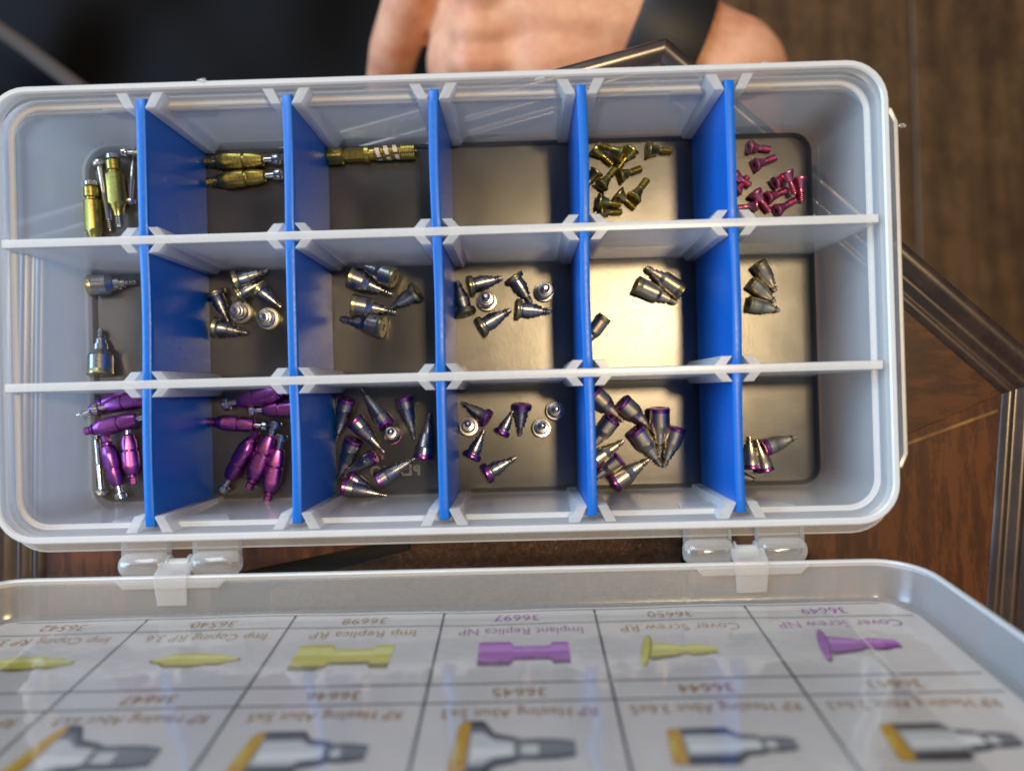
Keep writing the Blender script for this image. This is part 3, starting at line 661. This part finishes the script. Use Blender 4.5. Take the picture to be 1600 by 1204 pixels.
for h, t, dz, lab in [
    ((1011, 233), (1051, 236), 0, 'gold cover screw lying apart nearest the back wall, head toward the heap'),
    ((928, 230), (957, 257), .0, 'gold cover screw at the top of the heap beside the divider, thread pointing to lid'),
    ((974, 240), (935, 226), .25, 'gold cover screw with its thread resting on the head beside the divider'),
    ((990, 231), (965, 264), .1, 'gold cover screw with wide rim tilted up, leaning on the next head'),
    ((967, 275), (1003, 263), .0, 'gold cover screw in the middle of the heap with thread pointing at the open floor'),
    ((939, 291), (962, 263), .15, 'gold cover screw in the heap centre standing head toward the partition'),
    ((934, 266), (912, 296), .05, 'gold cover screw half hidden behind the blue divider, only its head clear'),
    ((990, 310), (1012, 279), 0, 'gold cover screw on the open side of the heap, head near the partition'),
    ((965, 300), (992, 325), 0, 'gold cover screw with cone facing the light, thread pointing to the partition'),
    ((934, 312), (971, 320), .2, 'gold cover screw lying on another, dark rim beside the slot rib'),
    ((936, 330), (968, 331), 0, 'gold cover screw lowest in the heap, touching the partition')]:
    place('cover_screw', 'cover_screw', 'screw', lab, g, h, t, dz)
g = 'pink cover screws'
for h, t, dz, lab in [
    ((1169, 229), (1205, 234), 0, 'pink cover screw nearest the back wall with dark head'),
    ((1178, 259), (1213, 246), 0, 'pink cover screw second from the back wall, its dark socket showing'),
    ((1147, 272), (1172, 289), .1, 'pink cover screw poking out past the divider, thread toward the open floor'),
    ((1150, 300), (1169, 275), 0, 'pink cover screw crossed beneath another beside the divider'),
    ((1178, 299), (1203, 331), .05, 'pink cover screw with broad flat rim in front of the partition'),
    ((1198, 310), (1232, 296), 0, 'purple pink cover screw lying below the bright one'),
    ((1210, 287), (1238, 268), .1, 'bright pink cover screw showing its round face and socket'),
    ((1229, 267), (1242, 304), .25, 'pink cover screw lying across the bright round faced one'),
    ((1250, 276), (1252, 316), 0, 'pink cover screw farthest from the divider, thread pointing to the partition'),
    ((1212, 330), (1244, 312), 0, 'orange tinted pink cover screw touching the partition'),
    ((1184, 320), (1150, 325), 0, 'pink cover screw half under the slot rib beside the divider')]:
    place('cover_screw_pink', 'cover_screw', 'screw', lab, g, h, t, dz)
A = 'healing_abutment'; g = 'steel healing abutments with straw heads'
def many(kind, group, rows):
    for r in rows:
        h, t, dz, lab = r[:4]; place(kind, A, 'abutment', lab, group, h, t, dz, stand=len(r) > 4)
many('ab_huge', g, [((138, 446), (212, 441), 0, 'large straw headed abutment lying with its thread against the first divider'),
                    ((157, 586), (158, 514), 0, 'large straw headed abutment facing the lid with its socket showing')])
many('ab_flare', g, [((365, 440), (418, 423), 0, 'flared yellow headed abutment nearest the back of its heap, thread rising'),
                     ((400, 450), (438, 479), .05, 'flared yellow headed abutment whose thread touches the second divider'),
                     ((334, 454), (356, 502), 0, 'flared yellow headed abutment close to the first divider, standing thread down'),
                     ((331, 510), (386, 520), 0, 'flared yellow headed abutment lowest in its heap, lying flat'),
                     ((378, 488), (362, 484), 0, 'upended flared abutment in the heap centre showing its blue tinted rings', 1),
                     ((420, 498), (408, 494), 0, 'upended flared abutment beside the second divider showing pale rings', 1),
                     ((369, 462), (398, 447), -.02, 'dark flared abutment buried in the middle of the yellow headed heap')])
many('ab_long', g, [((617, 435), (556, 412), .25, 'long headed steel abutment lying on top of the group, thread toward the back wall'),
                    ((545, 432), (613, 460), 0, 'long headed steel abutment beneath the topmost one'),
                    ((549, 475), (619, 488), 0, 'long headed steel abutment lying third in its column'),
                    ((600, 511), (531, 498), 0, 'dark long headed steel abutment nearest the partition with thread to the divider')])
many('ab_flare', g, [((652, 454), (611, 480), .05, 'wide flared abutment standing off beside the third divider, dark face outward')])
many('ab_mid', g, [((732, 447), (785, 434), 0, 'narrow steel abutment with brassy band nearest the third divider at the back'),
                   ((729, 491), (714, 439), 0, 'dark narrow steel abutment pressed along the third divider'),
                   ((749, 512), (798, 484), 0, 'narrow steel abutment lowest in its compartment, thread pointing up to the light'),
                   ((761, 471), (759, 462), 0, 'upended blue tinted abutment among the narrow steel ones', 1),
                   ((802, 430), (830, 474), 0, 'narrow steel abutment with head at the back wall, thread pointing to the lid'),
                   ((850, 456), (853, 449), 0, 'upended shiny abutment alone in the patch of lamp light', 1),
                   ((806, 482), (860, 487), 0, 'narrow steel abutment lying flat toward the patch of lamp light')])
g2 = 'straw coloured straight abutments'
many('ab_straight', g2, [((993, 444), (1057, 473), 0, 'straight straw abutment, head of it toward the glare, in the brightest compartment'),
                         ((1068, 457), (1009, 418), .05, 'straight straw abutment lying head to tail with its neighbour in the brightest compartment'),
                         ((946, 494), (915, 536), 0, 'straight straw abutment half hidden by the fourth divider in the glare')])
many('ab_taper', g2, [((1184, 411), (1212, 456), 0, 'small tapered abutment nearest the back in the middle row end compartment'),
                      ((1173, 440), (1211, 472), 0, 'small tapered abutment in the middle of its fanned trio'),
                      ((1168, 474), (1218, 485), 0, 'small tapered abutment nearest the lid in its fanned trio')])
g = 'purple impression copings'
def cop(h, t, dz, lab, roll=None, sc=None): place('coping_purple', 'impression_coping', 'coping', lab, g, h, t, dz, roll=roll, scale=sc)
cop((250, 617), (143, 640), .12, 'purple coping with small silver knob under the partition in the corner compartment', .2)
cop((212, 608), (158, 634), -.02, 'purple coping tucked farthest back under the partition in the corner compartment', None, .9)
cop((132, 674), (240, 648), .3, 'purple coping lying across the others with a blue dimple', 0)
place('guide_pin', 'guide_pin', 'pin', 'silver pin lying on the floor below the crossed purple copings', 'silver guide pins', (159, 775), (150, 668), 0)
cop((164, 680), (190, 782), .05, 'purple coping beside the silver pin, its silver knob pointing at the lid', .4)
cop((208, 756), (196, 655), .05, 'purple coping pressed along the first divider in the corner compartment', .5)
cop((455, 609), (346, 633), .12, 'purple coping with silver knob by the first divider, farthest back of its heap', .2)
cop((490, 638), (387, 641), .1, 'purple coping with short silver pin, passing behind the second divider', .1)
cop((322, 658), (420, 666), .12, 'purple coping lying crosswise with a blue dimple on its flat', 0)
cop((401, 674), (345, 770), .05, 'purple coping slanting away with its knob in the corner by the wall', .3)
cop((389, 764), (433, 655), .1, 'purple coping in the middle of three slanting ones, thin silver pin at its top', .1)
cop((417, 784), (441, 676), .1, 'purple coping closest to the second divider, tapering toward the lid', .2)
g3 = 'purple banded abutments'
many('np_slim', g3, [((543, 623), (525, 690), 0, 'slim purple banded abutment at the back beside the second divider'),
                     ((605, 665), (564, 607), 0, 'slim dark abutment with thread pointing at the partition'),
                     ((553, 655), (601, 707), .02, 'slim purple banded abutment slanting through the middle of the group'),
                     ((613, 680), (611, 673), 0, 'upended slim abutment showing grey rings in the middle of the group', 1),
                     ((631, 620), (648, 687), 0, 'slim purple banded abutment with head by the partition, thread toward the lid'),
                     ((661, 717), (672, 645), 0, 'slim purple banded abutment standing along the third divider'),
                     ((554, 686), (528, 751), .02, 'slim abutment with red purple band beside the second divider'),
                     ((585, 712), (536, 741), .1, 'dark slim abutment with purple head lying over the heap by the lid'),
                     ((590, 752), (651, 714), .0, 'slim purple banded abutment lying over the embossed letters'),
                     ((546, 745), (583, 766), 0, 'slim abutment with purple band tucked behind the lowest one'),
                     ((534, 760), (605, 774), .05, 'slim bronze lit abutment nearest the lid in its heap')])
many('np_flare', g3, [((763, 655), (721, 628), 0, 'small flared purple abutment with thread pointing at the third divider slot'),
                      ((733, 667), (731, 661), 0, 'upended dark flared abutment next to the third divider', 1),
                      ((736, 716), (757, 671), 0, 'small dark flared abutment next to the third divider, thread upward'),
                      ((783, 679), (802, 641), 0, 'small flared abutment in the middle of its group, purple face down'),
                      ((816, 631), (812, 681), 0, 'purple faced flared abutment near the partition, thread toward the lid'),
                      ((867, 642), (870, 638), 0, 'upended flared abutment touching another, the one nearer the partition', 1),
                      ((846, 669), (848, 664), 0, 'upended flared abutment touching another, the one nearer the lid', 1),
                      ((758, 741), (807, 714), 0, 'small flared purple abutment lying alone nearest the lid')])
many('np_straight', g3, [((925, 612), (974, 658), 0, 'straight purple banded abutment coming out from behind the fourth divider by the partition'),
                         ((971, 627), (1019, 671), .05, 'straight purple banded abutment slanting across the lit floor near the partition'),
                         ((1030, 637), (1031, 708), .12, 'straight purple banded abutment in the middle of the meeting trio'),
                         ((993, 669), (1033, 727), 0, 'straight purple banded abutment of the trio nearest the fourth divider'),
                         ((1058, 667), (1037, 730), .05, 'straight purple banded abutment of the trio nearest the fifth divider'),
                         ((958, 654), (922, 703), 0, 'straight purple banded abutment half hidden by the fourth divider, head out'),
                         ((925, 722), (975, 688), 0, 'straight steel abutment with only its thread clear of the fourth divider'),
                         ((970, 715), (924, 752), .15, 'straight red banded abutment lying over its neighbour near the fourth divider'),
                         ((957, 756), (1014, 717), 0, 'straight purple banded abutment nearest the lid on the lit floor')])
many('np_small', g3, [((1192, 700), (1245, 682), 0, 'small brown headed abutment pointing at the end wall of the box'),
                      ((1197, 737), (1182, 686), .05, 'small pink banded abutment standing between two others beside the fifth divider'),
                      ((1174, 733), (1171, 681), 0, 'small pink banded abutment touching the fifth divider'),
                      ((1146, 742), (1178, 749), 0, 'small abutment under the fifth divider with only its tip showing')])

# ------------------------------------------------------------------ person across the table
ZH = -14.0
person = empty('person', 'person in black clothes with a black wristband, bare hand resting beyond the box', 'person', tuple(PX(700, -80, -30)))
def H(x, y, z=ZH): return PX(x, y, z)
def limb(mb, nodes):
    """tapered rounded tube through (point, radius) nodes"""
    for (p, r), (q_, r2) in zip(nodes, nodes[1:]):
        d = q_ - p; L = d.length; prof = [(r * -math.cos(t), r * math.sin(t)) for t in [k * math.pi / 12 for k in range(0, 7)]] + [(L + r2 * math.sin(t), r2 * math.cos(t)) for t in [k * math.pi / 12 for k in range(0, 7)]]
        prof[0] = (-r, 0); prof[-1] = (L + r2, 0); tb = MB(); tb.lathe(prof, 20); m = d.to_track_quat('X', 'Z').to_matrix().to_4x4(); m.translation = p - person.location
        mb.add([tuple(m @ Vector(v)) for v in tb.v], tb.f)
N_ = lambda x, y, z, r: (H(x, y, z), r)
mb = MB()
limb(mb, [N_(1030, 520, -21, 4.2), N_(1085, 300, -18, 4.1), N_(1122, 135, -15, 3.5), N_(1030, 62, -14, 2.75), N_(940, 45, -13.6, 2.9), N_(860, 40, -13.4, 2.9), N_(778, 22, -13.4, 2.8), N_(748, 102, -14.2, 2.7)])
limb(mb, [N_(940, 20, -13.6, 2.7), N_(860, -10, -13.2, 2.8), N_(775, -35, -13.2, 2.5)]); limb(mb, [N_(940, 80, -13.8, 2.6), N_(850, 105, -13.8, 2.8), N_(760, 110, -14.4, 2.6)])
limb(mb, [N_(765, -45, -12.9, 1.6), N_(690, -80, -12.3, 1.55), N_(644, 0, -13.2, 1.42), N_(616, 78, -14.8, 1.3), N_(606, 135, -16.5, 1.2)])      # index finger, curled down
limb(mb, [N_(748, 10, -12.6, 1.5), N_(735, 60, -13.2, 1.5), N_(760, 120, -16.4, 1.35), N_(820, 140, -18.5, 1.2)])
limb(mb, [N_(740, 65, -13.2, 1.45), N_(722, 110, -14.2, 1.4), N_(760, 170, -17, 1.3), N_(830, 180, -18.8, 1.15)])
limb(mb, [N_(750, 110, -14, 1.3), N_(745, 160, -15.2, 1.25), N_(790, 205, -17.5, 1.15), N_(850, 205, -18.6, 1.0)])
limb(mb, [N_(930, -50, -13.2, 1.9), N_(850, -110, -12.8, 1.6), N_(770, -150, -13, 1.4), N_(705, -160, -13.6, 1.2)])                            # thumb
for x, y in ((752, -8), (742, 52), (738, 100)): limb(mb, [N_(x, y, -11.5 - y * .008, 1.25), N_(x + 90, y - 6, -11.6 - y * .006, .7)])            # knuckles and tendons
body = mb.build('body', 'skin', person, angle=180)
rm = body.modifiers.new('remesh', 'REMESH'); rm.mode = 'VOXEL'; rm.voxel_size = .2; rm.use_smooth_shade = True
sm = body.modifiers.new('smooth', 'SMOOTH'); sm.factor = .6; sm.iterations = 7
bpy.context.view_layer.update()
bm2 = bpy.data.meshes.new_from_object(body.evaluated_get(bpy.context.evaluated_depsgraph_get()))
body.modifiers.clear(); body.data = bm2; bm2.materials.clear(); bm2.materials.append(M['skin'])
for f in bm2.polygons: f.use_smooth = True; f.material_index = 0
# wristband
a, b = H(1068, 92, -14.4), H(974, 48, -13.8); ax = (b - a); L = ax.length
mb = MB(); mb.lathe([(0, 3.15), (.06, 3.4), (.2, 3.45), (L - .2, 3.2), (L - .06, 3.12), (L, 2.9)], 40)
o = mb.build('wristband', 'strap', person); q4 = ax.to_track_quat('X', 'Z').to_matrix().to_4x4(); q4.translation = a - person.location; o.matrix_local = q4
# clothes: lap and shirt front as one draped sheet
mb = MB()
def cl(a_, b_):
    x = -560 + 1330 * a_; y = -420 + 900 * b_
    z = -22 + 2.2 * math.sin(x * .006 + 1) * math.cos(y * .009) + .7 * math.sin(x * .017 + y * .011) + .25 * math.sin(x * .031 - y * .012) - 6 * max(0, a_ - .88) / .12
    return tuple(PX(x, y, z) - person.location)
v, fs = grid(80, 60, cl); v2, _ = grid(80, 60, lambda p, q_: tuple(Vector(cl(p, q_)) - Vector((0, 0, .5)))); n = len(v)
mb.add(v, fs); mb.add(v2, [f[::-1] for f in fs]); mb.build('black_clothing', 'black_cloth', person, angle=80)
mb = MB(); pts = [PX(-160, -60, -13.0), PX(-40, 20, -13.2), PX(40, 75, -13.4), PX(140, 150, -13.6), PX(260, 240, -14)]
for k in range(4):
    a, b = pts[k] - person.location, pts[k + 1] - person.location; tb = MB(); tb.lathe([(0, .42), ((b - a).length, .42)], 12)
    mm = (b - a).to_track_quat('X', 'Z').to_matrix().to_4x4(); mm.translation = a; mb.add([tuple(mm @ Vector(p)) for p in tb.v], tb.f)
mb.build('shoulder_strap', 'cord', person)
